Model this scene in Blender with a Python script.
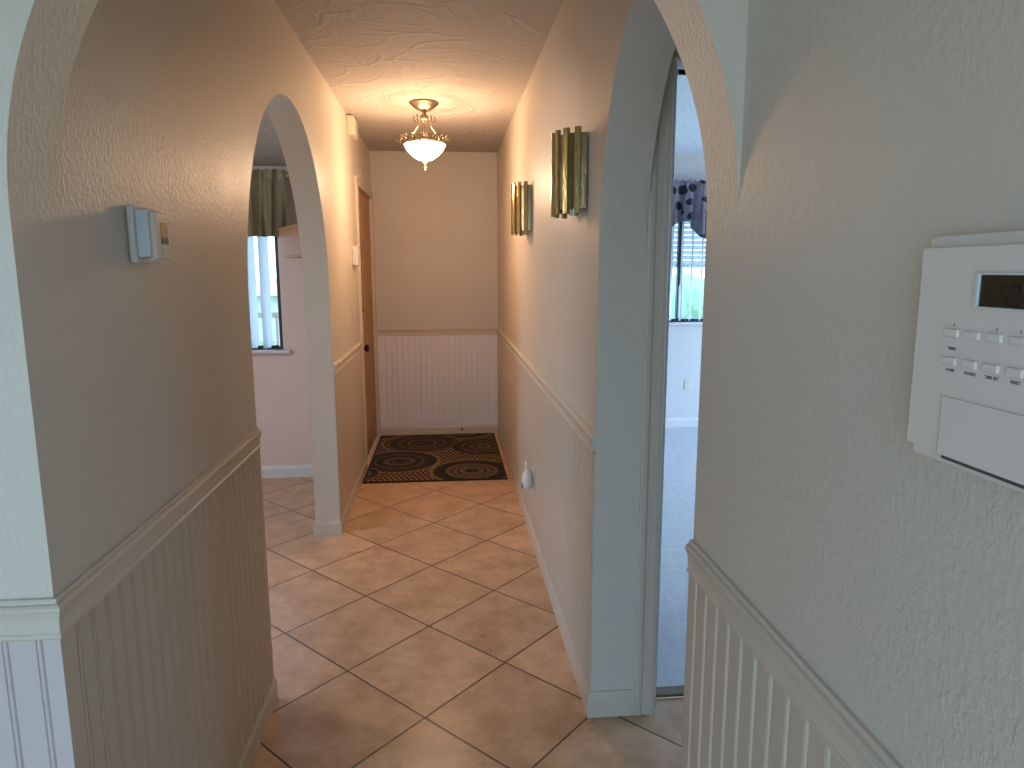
import bpy, bmesh, math, random
from mathutils import Vector, Matrix
random.seed(7)
for o in list(bpy.data.objects): bpy.data.objects.remove(o)
S = bpy.context.scene
C = S.collection
PI = math.pi
# ---------------------------------------------------------------- camera
F, PITCH, YAW, ROLL, EYE = 699.7, .1616, .0936, -.0018, 1.456
fw = Vector((math.sin(YAW)*math.cos(PITCH), math.cos(YAW)*math.cos(PITCH), -math.sin(PITCH)))
rt = Vector((math.cos(YAW), -math.sin(YAW), 0)); up = rt.cross(fw)
r2 = rt*math.cos(ROLL)+up*math.sin(ROLL); u2 = -rt*math.sin(ROLL)+up*math.cos(ROLL)
cam = bpy.data.cameras.new('camera'); co = bpy.data.objects.new('camera', cam); C.objects.link(co)
cam.sensor_width = 36; cam.lens = F/1024*36; cam.clip_start = .02; cam.clip_end = 200
co.matrix_world = Matrix(((r2.x, u2.x, -fw.x, 0), (r2.y, u2.y, -fw.y, 0), (r2.z, u2.z, -fw.z, EYE), (0, 0, 0, 1)))
S.camera = co
# ---------------------------------------------------------------- world, exposure, window portals
S.view_settings.view_transform = 'Standard'; S.view_settings.look = 'None'
S.view_settings.gamma = 1; S.view_settings.use_curve_mapping = False
S.view_settings.exposure = 0.6
w = bpy.data.worlds.new('sky'); S.world = w; w.use_nodes = True
nt = w.node_tree; bg = nt.nodes['Background']
geo = nt.nodes.new('ShaderNodeNewGeometry'); sep = nt.nodes.new('ShaderNodeSeparateXYZ')
rmp = nt.nodes.new('ShaderNodeValToRGB'); mr = nt.nodes.new('ShaderNodeMapRange')
tc = nt.nodes.new('ShaderNodeTexCoord')
nt.links.new(tc.outputs['Generated'], sep.inputs[0]); nt.links.new(sep.outputs['Z'], mr.inputs[0])
mr.inputs[1].default_value = -1; mr.inputs[2].default_value = 1
nt.links.new(mr.outputs[0], rmp.inputs[0]); nt.links.new(rmp.outputs[0], bg.inputs[0])
e = rmp.color_ramp.elements
e[0].position = 0; e[0].color = (.32, .40, .46, 1); e[1].position = 1; e[1].color = (.40, .62, 1, 1)
x = e.new(.49); x.color = (.34, .43, .50, 1); x = e.new(.51); x.color = (.49, .72, 1, 1)
bg.inputs[1].default_value = 4.5

def portal(loc, rot, sx, sy):
    l = bpy.data.lights.new('window_portal', 'AREA'); l.shape = 'RECTANGLE'; l.size = sx; l.size_y = sy
    l.cycles.is_portal = True
    o = bpy.data.objects.new('window_portal', l); C.objects.link(o); o.location = loc; o.rotation_euler = rot

CEIL = 2.44; XL, XR = -.611, .454; XLB, XRB = -.741, .597
YA, YB = 1.076, 1.209; YEND = 6.16
YL1, YL2 = 2.262, 3.80; YR2 = 2.075
YK = 4.95; KC = 2.14; YBED = 6.2
DY1, DY2 = 5.12, 6.095
YBACK = -1.6
portal((-1.15, YBACK-.02, 1.1), (PI/2, 0, 0), 2.5, 2.15)        # faces +Y
portal((-1.75, YK+.15, 1.45), (-PI/2, 0, 0), 1.3, 1.1)          # faces -Y
portal((3.98+.15, 4.3, 1.15), (PI/2, 0, PI/2), 3.6, 2.3)          # faces -X
portal((-3.5-.13, 2.1, 1.3), (PI/2, 0, -PI/2), 1.4, 1.5)        # faces +X
portal((2.3, YBED+.15, 1.55), (-PI/2, 0, 0), 1.5, 1.15)

# ---------------------------------------------------------------- materials
def mat(name, col, rough=.5, metal=0, spec=.5):
    m = bpy.data.materials.new(name); m.use_nodes = True
    b = m.node_tree.nodes['Principled BSDF']
    b.inputs['Base Color'].default_value = (*col, 1); b.inputs['Roughness'].default_value = rough
    b.inputs['Metallic'].default_value = metal; b.inputs['Specular IOR Level'].default_value = spec
    return m
class N:
    def __init__(s, m): s.t = m.node_tree; s.b = s.t.nodes['Principled BSDF']
    def n(s, ty, **k):
        a = s.t.nodes.new('ShaderNode'+ty)
        for q, v in k.items(): setattr(a, q, v)
        return a
    def l(s, a, b): s.t.links.new(a, b)
    def val(s, i, v):
        if hasattr(v, 'links'): s.l(v, i)
        else: i.default_value = v
    def math(s, op, a, b=0, c=0):
        m = s.n('Math', operation=op)
        for i, v in enumerate((a, b, c)): s.val(m.inputs[i], v)
        return m.outputs[0]
    def mix(s, f, a, b):
        m = s.n('Mix', data_type='RGBA')
        s.val(m.inputs[0], f)
        for i, v in ((6, a), (7, b)):
            if hasattr(v, 'links'): s.l(v, m.inputs[i])
            else: m.inputs[i].default_value = (*v, 1)
        return m.outputs[2]
    def obj(s):
        return s.n('TexCoord').outputs['Object']
    def noise(s, sc, det=2, vec=None, rough=.5, out='Fac'):
        t = s.n('TexNoise'); t.inputs['Scale'].default_value = sc; t.inputs['Detail'].default_value = det
        t.inputs['Roughness'].default_value = rough
        if vec: s.l(vec, t.inputs['Vector'])
        return t.outputs[out]
    def mapping(s, vec, sc=(1, 1, 1), loc=(0, 0, 0)):
        m = s.n('Mapping'); m.inputs['Scale'].default_value = sc; m.inputs['Location'].default_value = loc
        s.l(vec, m.inputs[0]); return m.outputs[0]
    def bump(s, h, dist, strength=1, prev=None):
        b = s.n('Bump'); b.inputs['Distance'].default_value = dist; b.inputs['Strength'].default_value = strength
        s.l(h, b.inputs['Height'])
        if prev: s.l(prev, b.inputs['Normal'])
        s.l(b.outputs[0], s.b.inputs['Normal']); return b.outputs[0]

def paint(name, col, rough, dist=.0008):
    m = mat(name, col, rough); n = N(m); v = n.obj()
    a = n.noise(120, 3, n.mapping(v, (1, 1, .7)), .55)
    ar = n.n('MapRange'); n.l(a, ar.inputs[0]); ar.inputs[1].default_value = .42; ar.inputs[2].default_value = .68
    big = n.noise(4.5, 2, v)
    br = n.n('MapRange'); n.l(big, br.inputs[0]); br.inputs[1].default_value = .38; br.inputs[2].default_value = .62
    br.inputs[3].default_value = .6
    h = n.math('MULTIPLY', ar.outputs[0], br.outputs[0])
    b1 = n.bump(h, dist, .75)
    n.l(n.mix(n.noise(1.3, 2, v), tuple(c*.97 for c in col), tuple(min(1, c*1.03) for c in col)), n.b.inputs['Base Color'])
    return m
M = {}
M['wall'] = paint('wall_paint', (.62, .55, .46), .42)
M['wallp'] = paint('wall_paint_plain', (.60, .56, .51), .5, .0008)
M['bedwall'] = paint('bedroom_paint', (.64, .63, .63), .55, .0008)

def ceiling_mat(name, col, sc):
    m = mat(name, col, .8); n = N(m); v = n.obj()
    wv = n.n('VectorMath', operation='ADD'); n.l(v, wv.inputs[0])
    nz = n.n('TexNoise'); nz.inputs['Scale'].default_value = 3; n.l(v, nz.inputs['Vector'])
    sub = n.n('VectorMath', operation='SCALE'); n.l(nz.outputs['Color'], sub.inputs[0]); sub.inputs['Scale'].default_value = .12
    n.l(sub.outputs[0], wv.inputs[1])
    vo = n.n('TexVoronoi', voronoi_dimensions='2D'); vo.inputs['Scale'].default_value = sc; vo.inputs['Randomness'].default_value = .75
    n.l(wv.outputs[0], vo.inputs['Vector'])
    # overlapping swept arcs: thin raised rims of trowelled circles
    h = None
    for ox, rr, am in ((0, .46, 1.0), (3.7, .52, .8), (8.3, .40, .6)):
        q = n.n('TexVoronoi', voronoi_dimensions='2D'); q.inputs['Scale'].default_value = sc*.55; q.inputs['Randomness'].default_value = .8
        n.l(n.mapping(wv.outputs[0], (1, 1.15, 1), (ox, ox*.7, 0)), q.inputs['Vector'])
        d = n.math('ABSOLUTE', n.math('SUBTRACT', q.outputs['Distance'], rr))
        k = n.n('MapRange', interpolation_type='SMOOTHSTEP'); n.l(d, k.inputs[0]); k.inputs[1].default_value = 0; k.inputs[2].default_value = .05
        k.inputs[3].default_value = am; k.inputs[4].default_value = 0
        h = n.math('MAXIMUM', h, k.outputs[0]) if h is not None else k.outputs[0]
    h = n.math('MULTIPLY', h, n.math('MULTIPLY', n.noise(6, 2, v), 1.7))
    h = n.math('ADD', h, n.math('MULTIPLY', n.noise(70, 3, v), .8))
    n.bump(h, .0042, .85)
    return m
M['ceil'] = ceiling_mat('ceiling_texture', (.48, .44, .40), 4.2)
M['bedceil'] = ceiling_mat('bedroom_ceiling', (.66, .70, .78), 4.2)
M['kitwall'] = paint('kitchen_paint', (.74, .58, .52), .5, .0008)

def panel_mat(name, col):
    m = mat(name, col, .42); n = N(m); v = n.obj()
    n.bump(n.noise(18, 3, n.mapping(v, (1, 1, .25))), .0006, .5)
    n.l(n.mix(n.noise(3, 3, v), tuple(c*.95 for c in col), tuple(c*1.05 for c in col)), n.b.inputs['Base Color'])
    return m
M['bead'] = panel_mat('beadboard_paint', (.56, .465, .36))
M['beadn'] = panel_mat('beadboard_paint_front', (.56, .485, .45))
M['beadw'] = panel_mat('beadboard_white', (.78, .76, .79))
M['trim'] = panel_mat('trim_paint', (.60, .52, .425))
M['trimw'] = panel_mat('trim_white', (.70, .68, .67))

# floor tile, laid diagonally
m = mat('floor_tile', (.4, .3, .2), .33); n = N(m); v = n.obj()
sp = n.n('SeparateXYZ'); n.l(v, sp.inputs[0])
X = n.math('DIVIDE', n.math('ADD', sp.outputs[0], .091), .582)
Y = n.math('DIVIDE', n.math('SUBTRACT', sp.outputs[1], 2.720-6.03), .603)
A = n.math('ADD', X, Y); B = n.math('ADD', n.math('SUBTRACT', X, Y), 40)
def cell(q):
    fr = n.math('FRACT', q); return n.math('MINIMUM', fr, n.math('SUBTRACT', 1, fr)), n.math('FLOOR', q)
da, fa = cell(A); db, fb = cell(B)
d = n.math('MINIMUM', da, db)
gr = n.n('MapRange'); n.l(d, gr.inputs[0]); gr.inputs[1].default_value = .005; gr.inputs[2].default_value = .010
idv = n.n('CombineXYZ'); n.l(fa, idv.inputs[0]); n.l(fb, idv.inputs[1])
wn = n.n('TexWhiteNoise', noise_dimensions='3D'); n.l(idv.outputs[0], wn.inputs['Vector'])
off = n.n('VectorMath', operation='ADD'); sc = n.n('VectorMath', operation='SCALE'); sc.inputs['Scale'].default_value = 9
n.l(wn.outputs['Color'], sc.inputs[0]); n.l(v, off.inputs[0]); n.l(sc.outputs[0], off.inputs[1])
n1 = n.noise(7, 5, off.outputs[0], .62); n2 = n.noise(45, 5, off.outputs[0], .7)
r1 = n.n('MapRange'); n.l(n1, r1.inputs[0]); r1.inputs[1].default_value = .38; r1.inputs[2].default_value = .62
c = n.mix(r1.outputs[0], (.46, .29, .175), (.72, .51, .345))
c = n.mix(n.math('POWER', n2, 1.3), c, (.50, .29, .165))
hs = n.n('HueSaturation'); n.l(c, hs.inputs['Color']); n.l(n.math('ADD', .93, n.math('MULTIPLY', wn.outputs['Value'], .14)), hs.inputs['Value'])
c = n.mix(gr.outputs[0], (.055, .028, .014), hs.outputs[0])
n.l(c, n.b.inputs['Base Color'])
n.l(n.math('ADD', .20, n.math('MULTIPLY', n1, .25)), n.b.inputs['Roughness'])
hh = n.math('ADD', n.math('MULTIPLY', gr.outputs[0], 1), n.math('MULTIPLY', n1, .25))
n.bump(hh, .002, .7)
M['tile'] = m

m = mat('carpet', (.50, .47, .45), .95); n = N(m); v = n.obj()
n.l(n.mix(n.noise(25, 4, v), (.46, .47, .50), (.66, .67, .70)), n.b.inputs['Base Color'])
n.bump(n.noise(180, 3, v), .006, 1); M['carpet'] = m

def wood(name, a, b, axis=2, sc=1., rough=.45):
    m = mat(name, a, rough); n = N(m); v = n.obj()
    s = [9*sc, 9*sc, 9*sc]; s[axis] = .8*sc
    t = n.noise(5, 5, n.mapping(v, tuple(s)), .6)
    r = n.n('MapRange'); n.l(t, r.inputs[0]); r.inputs[1].default_value = .3; r.inputs[2].default_value = .7
    n.l(n.mix(r.outputs[0], a, b), n.b.inputs['Base Color']); n.bump(t, .0008, .4)
    return m
M['doorwood'] = wood('door_wood', (.36, .17, .075), (.50, .27, .13))
M['dooredge'] = wood('bedroom_door_paint', (.12, .10, .08), (.17, .14, .11), rough=.5)
M['threshold'] = wood('threshold_wood', (.10, .055, .03), (.17, .10, .06), axis=0)
M['cabwood'] = wood('cabinet_wood', (.48, .235, .115), (.53, .275, .14))
def metal(name, col, rough=.3):
    m = mat(name, col, rough, 1); n = N(m); n.bump(n.noise(60, 2, n.obj()), .0006, .5); return m
M['bronze'] = metal('antique_silver', (.30, .24, .18), .34)
M['brass'] = metal('antique_brass', (.40, .27, .10), .3)
M['darkmetal'] = metal('dark_bronze', (.06, .045, .035), .4)
M['frame'] = mat('window_frame_dark', (.03, .035, .05), .4)
M['white'] = mat('white_plastic', (.66, .65, .62), .4)
M['ivory'] = panel_mat('ivory_plastic', (.76, .68, .61))
M['almond'] = mat('almond_plastic', (.66, .58, .47), .4)
M['lcd_dark'] = mat('lcd_glass', (.035, .026, .012), .15)
M['lcd_amber'] = mat('lcd_amber', (.50, .27, .10), .25)
M['black'] = mat('black_print', (.01, .01, .01), .5)
M['print'] = mat('grey_print', (.08, .08, .08), .6)
M['blueplastic'] = mat('pale_plastic', (.62, .66, .70), .35)
M['shutter'] = mat('roller_shutter_white', (.70, .70, .72), .5)
M['slat'] = mat('blind_slat_vinyl', (.72, .74, .78), .45)
b = M['slat'].node_tree.nodes['Principled BSDF']; b.inputs['Transmission Weight'].default_value = 0
# vinyl slats let some daylight through
def translucent(m, col, f):
    t = m.node_tree; b = t.nodes['Principled BSDF']; out = t.nodes['Material Output']
    tr = t.nodes.new('ShaderNodeBsdfTranslucent'); tr.inputs[0].default_value = (*col, 1)
    mx = t.nodes.new('ShaderNodeMixShader'); mx.inputs[0].default_value = f
    t.links.new(b.outputs[0], mx.inputs[1]); t.links.new(tr.outputs[0], mx.inputs[2]); t.links.new(mx.outputs[0], out.inputs[0])
translucent(M['slat'], (.88, .88, .92), .8)
translucent(M['shutter'], (.85, .85, .9), .5)
m = bpy.data.materials.new('window_glass'); m.use_nodes = True; t = m.node_tree; t.nodes.remove(t.nodes['Principled BSDF'])
tr = t.nodes.new('ShaderNodeBsdfTransparent'); tr.inputs[0].default_value = (.93, .97, .97, 1)
gl = t.nodes.new('ShaderNodeBsdfGlossy'); gl.inputs['Roughness'].default_value = .02
mx = t.nodes.new('ShaderNodeMixShader'); mx.inputs[0].default_value = .06
t.links.new(tr.outputs[0], mx.inputs[1]); t.links.new(gl.outputs[0], mx.inputs[2]); t.links.new(mx.outputs[0], t.nodes['Material Output'].inputs[0])
M['glass'] = m
# fabrics
m = mat('olive_satin', (.16, .14, .075), .5); n = N(m); v = n.obj()
n.l(n.mix(n.noise(14, 3, n.mapping(v, (1, 1, .15))), (.20, .175, .08), (.42, .39, .25)), n.b.inputs['Base Color'])
n.bump(n.noise(300, 2, v), .0005, .5); translucent(m, (.3, .27, .14), .22); M['olive'] = m
m = mat('spotted_grey_fabric', (.2, .18, .2), .8); n = N(m); v = n.obj()
vo = n.n('TexVoronoi', voronoi_dimensions='3D'); vo.inputs['Scale'].default_value = 9.5; vo.inputs['Randomness'].default_value = .6
n.l(n.mapping(v, (1, .001, 1)), vo.inputs['Vector'])
s1 = n.math('LESS_THAN', n.math('ADD', vo.outputs['Distance'], n.math('MULTIPLY', n.noise(20, 2, v), .25)), .50)
n.l(n.mix(s1, (.22, .20, .255), (.012, .011, .02)), n.b.inputs['Base Color']); translucent(m, (.2, .18, .22), .15); M['spot'] = m
# rug
m = mat('rug_pile', (.1, .05, .03), .95); n = N(m); v = n.obj()
sp = n.n('SeparateXYZ'); n.l(v, sp.inputs[0])
fx = n.math('MULTIPLY', sp.outputs[0], 27); fy = n.math('MULTIPLY', sp.outputs[1], 20)
row = n.math('FLOOR', fy); fx2 = n.math('ADD', fx, n.math('MULTIPLY', n.math('MODULO', n.math('ABSOLUTE', row), 2), .5))
ax = n.math('ABSOLUTE', n.math('SUBTRACT', n.math('FRACT', fx2), .5)); ay = n.math('ABSOLUTE', n.math('SUBTRACT', n.math('FRACT', fy), .5))
dot = n.math('LESS_THAN', n.math('ADD', n.math('POWER', n.math('MULTIPLY', ax, 1.15), 2), n.math('POWER', ay, 2)), .10)
c = n.mix(dot, (.055, .022, .010), (.30, .19, .095))
beige = (.20, .145, .08); blk = (.012, .009, .008); dk = (.035, .020, .012); rust = (.12, .048, .022); olive = (.12, .095, .055)
ringsets = [
    [(0, blk), (.17, olive), (.30, blk), (.36, (.17, .10, .05)), (.40, rust), (.47, dk), (.52, olive), (.62, blk), (.90, (.10, .07, .04)), (.93, beige)],
    [(0, blk), (.14, rust), (.17, dk), (.28, olive), (.33, rust), (.40, blk), (.56, olive), (.60, dk), (.80, blk), (.93, beige)],
    [(0, dk), (.22, blk), (.30, olive), (.36, dk), (.52, rust), (.60, dk), (.80, rust), (.88, dk), (.93, beige)],
    [(0, blk), (.12, beige), (.17, rust), (.26, blk), (.34, olive), (.42, dk), (.62, rust), (.70, dk), (.85, blk), (.95, olive)]]
# (x, y, radius, set); later ones lie over earlier ones
for cx, cy, R, k in [(-.62, 6.2, .22, 2), (.12, 6.24, .30, 0), (-.22, 5.82, .34, 2), (.30, 5.66, .28, 3), (-.375, 5.26, .31, 1), (.17, 4.95, .31, 0), (-.66, 4.95, .17, 0), (.52, 5.28, .13, 1)]:
    dx = n.math('SUBTRACT', sp.outputs[0], cx); dy = n.math('SUBTRACT', sp.outputs[1], cy)
    d = n.math('DIVIDE', n.math('SQRT', n.math('ADD', n.math('MULTIPLY', dx, dx), n.math('MULTIPLY', dy, dy))), R)
    rp = n.n('ValToRGB'); rp.color_ramp.interpolation = 'CONSTANT'; n.l(d, rp.inputs[0])
    el = rp.color_ramp.elements; el[0].position = 0; el[0].color = (*ringsets[k][0][1], 1); el[1].position = ringsets[k][1][0]; el[1].color = (*ringsets[k][1][1], 1)
    for pz, cc in ringsets[k][2:]:
        q = el.new(pz); q.color = (*cc, 1)
    c = n.mix(n.math('LESS_THAN', d, 1), c, rp.outputs[0])
n.l(c, n.b.inputs['Base Color']); n.bump(n.noise(220, 2, v), .003, .8)
M['rug'] = m
M['rugedge'] = mat('rug_binding', (.012, .009, .008), .9)
# lamp glass: the lit alabaster bowl gives off light
m = mat('alabaster_glass', (.8, .7, .55), .35); n = N(m); v = n.obj()
t = n.noise(22, 3, v); r = n.n('MapRange'); n.l(t, r.inputs[0]); r.inputs[1].default_value = .38; r.inputs[2].default_value = .6
n.l(n.mix(r.outputs[0], (1, .74, .42), (1, .90, .68)), n.b.inputs['Emission Color']); n.b.inputs['Emission Strength'].default_value = 2.6
M['alabaster'] = m
# olive fluted glass of the sconces
def tube_glass(name, col, rough=.22):
    m = mat(name, col, rough, .55); n = N(m); v = n.obj()
    t = n.noise(70, 3, n.mapping(v, (1, 1, .4))); n.bump(t, .002, .6)
    n.l(n.mix(t, tuple(c*.7 for c in col), tuple(c*1.25 for c in col)), n.b.inputs['Base Color'])
    return m
M['tubeA'] = tube_glass('amber_green_glass', (.47, .34, .125))
M['tubeB'] = tube_glass('olive_dark_glass', (.27, .20, .085))
M['clear'] = tube_glass('frosted_clear_glass', (.34, .33, .30))
M['bulb'] = mat('frosted_bulb', (.5, .48, .42), .3)
M['grass'] = mat('lawn', (.16, .30, .12), .9)
M['extwhite'] = mat('pale_render', (.62, .62, .60), .8)
M['extred'] = mat('red_roof_tile', (.55, .24, .20), .8)
M['leaf'] = mat('hedge_leaf', (.10, .24, .08), .8)
n = N(M['leaf']); n.l(n.mix(n.noise(6, 5, n.obj()), (.18, .32, .18), (.42, .56, .40)), n.b.inputs['Base Color'])  # leaf greens lightened to stand in for outdoor haze and overexposure
n = N(M['grass']); n.l(n.mix(n.noise(2, 5, n.obj()), (.15, .30, .12), (.30, .42, .20)), n.b.inputs['Base Color'])

# ---------------------------------------------------------------- mesh helpers
def link(name, bm, m, parent=None, smooth=False, bev=0, recalc=True):
    me = bpy.data.meshes.new(name)
    if recalc: bmesh.ops.recalc_face_normals(bm, faces=bm.faces)
    if smooth:
        for f in bm.faces: f.smooth = True
    bm.to_mesh(me); bm.free()
    ms = m if isinstance(m, (list, tuple)) else [m]
    for q in ms: me.materials.append(M[q] if isinstance(q, str) else q)
    o = bpy.data.objects.new(name, me); C.objects.link(o)
    if parent: o.parent = parent
    if bev:
        b = o.modifiers.new('bevel', 'BEVEL'); b.width = bev; b.segments = 2; b.limit_method = 'ANGLE'
    if smooth: 
        try: me.set_sharp_from_angle(angle=.7)
        except Exception: pass
    return o
def struct(o):
    o['kind'] = 'structure'; return o
def tag(o, label, cat, group=None):
    o['label'] = label; o['category'] = cat
    if group: o['group'] = group
    return o
def empty(name, loc, label=None, cat=None, group=None):
    o = bpy.data.objects.new(name, None); o.empty_display_size = .05; C.objects.link(o); o.location = loc
    if label: tag(o, label, cat, group)
    return o
def box(bm, a, b):
    x0, y0, z0 = a; x1, y1, z1 = b
    v = [bm.verts.new(p) for p in ((x0, y0, z0), (x1, y0, z0), (x1, y1, z0), (x0, y1, z0), (x0, y0, z1), (x1, y0, z1), (x1, y1, z1), (x0, y1, z1))]
    for f in ((0, 1, 2, 3), (4, 5, 6, 7), (0, 1, 5, 4), (1, 2, 6, 5), (2, 3, 7, 6), (3, 0, 4, 7)): bm.faces.new([v[i] for i in f])
def bx(name, a, b, m, parent=None, bev=0):
    bm = bmesh.new(); box(bm, a, b); return link(name, bm, m, parent, bev=bev)
def tube(bm, pts, r, seg=8, cap=True):
    pts = [Vector(p) for p in pts]; rs = r if isinstance(r, (list, tuple)) else [r]*len(pts)
    rings = []; prevn = None
    for i, p in enumerate(pts):
        t = (pts[min(i+1, len(pts)-1)]-pts[max(i-1, 0)]).normalized()
        nrm = (prevn - t*prevn.dot(t)) if prevn else t.orthogonal()
        if nrm.length < 1e-6: nrm = t.orthogonal()
        nrm.normalize(); prevn = nrm; bi = t.cross(nrm)
        rings.append([bm.verts.new(p+(nrm*math.cos(2*PI*k/seg)+bi*math.sin(2*PI*k/seg))*rs[i]) for k in range(seg)])
    for a, b in zip(rings, rings[1:]):
        for k in range(seg): bm.faces.new((a[k], a[(k+1) % seg], b[(k+1) % seg], b[k]))
    if cap: bm.faces.new(rings[0][::-1]); bm.faces.new(rings[-1])
def lathe(bm, prof, seg=32, c=(0, 0), mod=None):
    rings = []
    for r, z in prof:
        if r < 1e-5: rings.append([bm.verts.new((c[0], c[1], z))])
        else: rings.append([bm.verts.new((c[0]+r*(mod(k/seg*2*PI, r, z) if mod else 1)*math.cos(2*PI*k/seg), c[1]+r*(mod(k/seg*2*PI, r, z) if mod else 1)*math.sin(2*PI*k/seg), z)) for k in range(seg)])
    for a, b in zip(rings, rings[1:]):
        if len(a) == 1 and len(b) == 1: continue
        for k in range(seg):
            k2 = (k+1) % seg
            if len(a) == 1: bm.faces.new((a[0], b[k2], b[k]))
            elif len(b) == 1: bm.faces.new((a[k], a[k2], b[0]))
            else: bm.faces.new((a[k], a[k2], b[k2], b[k]))
def prism(bm, poly, z0, z1):
    a = [bm.verts.new((x, y, z0)) for x, y in poly]; b = [bm.verts.new((x, y, z1)) for x, y in poly]
    bm.faces.new(a[::-1]); bm.faces.new(b)
    for i in range(len(poly)): j = (i+1) % len(poly); bm.faces.new((a[i], a[j], b[j], b[i]))

def wall(name, axis, s0, s1, t0, t1, z0, z1, ops=(), m='wall', seg=72):
    """a wall along s with thickness t0..t1; ops: (sa, sb, sill, kind, top, rise)"""
    bm = bmesh.new(); cache = {}
    def V(s, t, z):
        k = (round(s, 5), round(t, 5), round(z, 5))
        if k not in cache: cache[k] = bm.verts.new((s, t, z) if axis == 'x' else (t, s, z))
        return cache[k]
    def quad(*p):
        vs = []
        for q in p:
            v = V(*q)
            if v not in vs: vs.append(v)
        if len(vs) > 2:
            try: bm.faces.new(vs)
            except ValueError: pass
    cols = []; cur = s0
    for sa, sb, sill, kind, top, rise in sorted(ops):
        if sa > cur+1e-6: cols.append((cur, sa, [(z0, z1, z0, z1)]))
        k = seg if kind == 'arch' else 1
        ss = [(sa+sb)/2-(sb-sa)/2*math.cos(PI*i/k) for i in range(k+1)]
        def tz(s):
            if kind != 'arch': return top
            u = (s-(sa+sb)/2)/((sb-sa)/2); return top+rise*math.sqrt(max(0, 1-u*u))
        for a, b in zip(ss, ss[1:]):
            iv = [(tz(a), z1, tz(b), z1)]
            if sill > z0: iv.append((z0, sill, z0, sill))
            cols.append((a, b, iv))
        cur = sb
    if cur < s1-1e-6: cols.append((cur, s1, [(z0, z1, z0, z1)]))
    for a, b, iv in cols:
        for la, ha, lb, hb in iv:
            for t in (t0, t1): quad((a, t, la), (b, t, lb), (b, t, hb), (a, t, ha))
            quad((a, t0, la), (b, t0, lb), (b, t1, lb), (a, t1, la))
            quad((a, t0, ha), (b, t0, hb), (b, t1, hb), (a, t1, ha))
    for sa, sb, sill, kind, top, rise in ops:
        for s in (sa, sb):
            if abs(s-s0) < 1e-5 or abs(s-s1) < 1e-5: continue
            quad((s, t0, sill), (s, t1, sill), (s, t1, top), (s, t0, top))
    for s in (s0, s1):
        if not any(abs(s-q) < 1e-5 for o_ in ops for q in o_[:2]):
            quad((s, t0, z0), (s, t1, z0), (s, t1, z1), (s, t0, z1))
    return struct(link(name, bm, m, smooth=any(o_[3] == 'arch' for o_ in ops)))

RAIL = [(0, .958), (.006, .958), (.008, .9545), (.008, .951), (.0125, .9495), (.0155, .946), (.0155, .942), (.0125, .935), (.0095, .925), (.0085, .912), (.0085, .903), (.0105, .9015), (.0105, .8955), (.0075, .892), (0, .892)]
BASE = [(0, .088), (.004, .088), (.0065, .084), (.008, .076), (.0105, .071), (.012, .066), (.012, 0), (0, 0)]
def sweep(name, path, prof, m='trim'):
    """profile swept along a floor path with mitred corners; the moulding stands on the path's right"""
    bm = bmesh.new(); P = [Vector(p) for p in path]; rings = []
    for i, p in enumerate(P):
        ns = []
        if i > 0: d = (P[i]-P[i-1]).normalized(); ns.append(Vector((d.y, -d.x)))
        if i < len(P)-1: d = (P[i+1]-P[i]).normalized(); ns.append(Vector((d.y, -d.x)))
        nn = ns[0] if len(ns) == 1 else (ns[0]+ns[1])/(1+ns[0].dot(ns[1]))
        rings.append([bm.verts.new((p.x+nn.x*a, p.y+nn.y*a, z)) for a, z in prof])
    k = len(prof)
    for a, b in zip(rings, rings[1:]):
        for i in range(k): bm.faces.new((a[i], a[(i+1) % k], b[(i+1) % k], b[i]))
    bm.faces.new(rings[0]); bm.faces.new(rings[-1][::-1])
    return struct(link(name, bm, m))
def beadboard(name, axis, c, sgn, s0, s1, z0=.07, z1=.9, org=0, m='bead', step=.05):
    """tongue and groove panel: flat boards, a small V groove and a round bead at every step"""
    T = .006; pts = [(s0, 0), (s0, T)]
    k = math.ceil((s0-org+.006)/step)
    while org+k*step < s1-.006:
        g = org+k*step
        pts += [(g-.0060, T), (g-.0045, T-.0026), (g-.0028, T-.0022), (g-.0012, T+.0006), (g+.0005, T+.0014), (g+.0022, T+.0006), (g+.0038, T-.0022), (g+.0050, T-.0026), (g+.0065, T)]
        k += 1
    pts += [(s1, T), (s1, 0)]
    bm = bmesh.new(); lo = []; hi = []
    for s, d in pts:
        for arr, z in ((lo, z0), (hi, z1)):
            arr.append(bm.verts.new((s, c+sgn*d, z) if axis == 'x' else (c+sgn*d, s, z)))
    for i in range(len(pts)):
        j = (i+1) % len(pts); bm.faces.new((lo[i], lo[j], hi[j], hi[i]))
    bm.faces.new(lo); bm.faces.new(hi[::-1])
    return struct(link(name, bm, m))

# ---------------------------------------------------------------- the shell
bm = bmesh.new(); box(bm, (-3.5, YBACK, -.06), (XRB, YEND+.13, 0)); box(bm, (XRB, YBACK, -.06), (2.0, 2.145, 0))
struct(link('floor', bm, 'tile'))
struct(bx('floor_bedroom', (XRB, 2.195, -.06), (4.0, YBED+.13, .008), 'carpet'))
struct(bx('ceiling', (-3.5, YBACK-.13, CEIL), (4.13, YBED+.3, CEIL+.1), 'ceil'))
struct(bx('ceiling_bedroom', (XRB, 2.2, CEIL-.006), (4.0, YBED, CEIL), 'bedceil'))
struct(bx('ceiling_kitchen', (-3.5, YB, KC), (XLB, YK, KC+.04), 'ceil'))
wall('wall_left', 'y', YB, YEND, XLB, XL, 0, CEIL, [(YL1, YL2, 0, 'arch', 1.335, .80), (DY1, DY2, 0, 'rect', 2.045, 0)])
wall('wall_right', 'y', YBACK, YEND, XR, XRB, 0, CEIL, [(YB, YR2, 0, 'arch', 1.50, .605)])
wall('wall_archway', 'x', -3.5, XR, YA, YB, 0, CEIL, [(XL, XR, 0, 'arch', 1.535, .60)])
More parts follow.
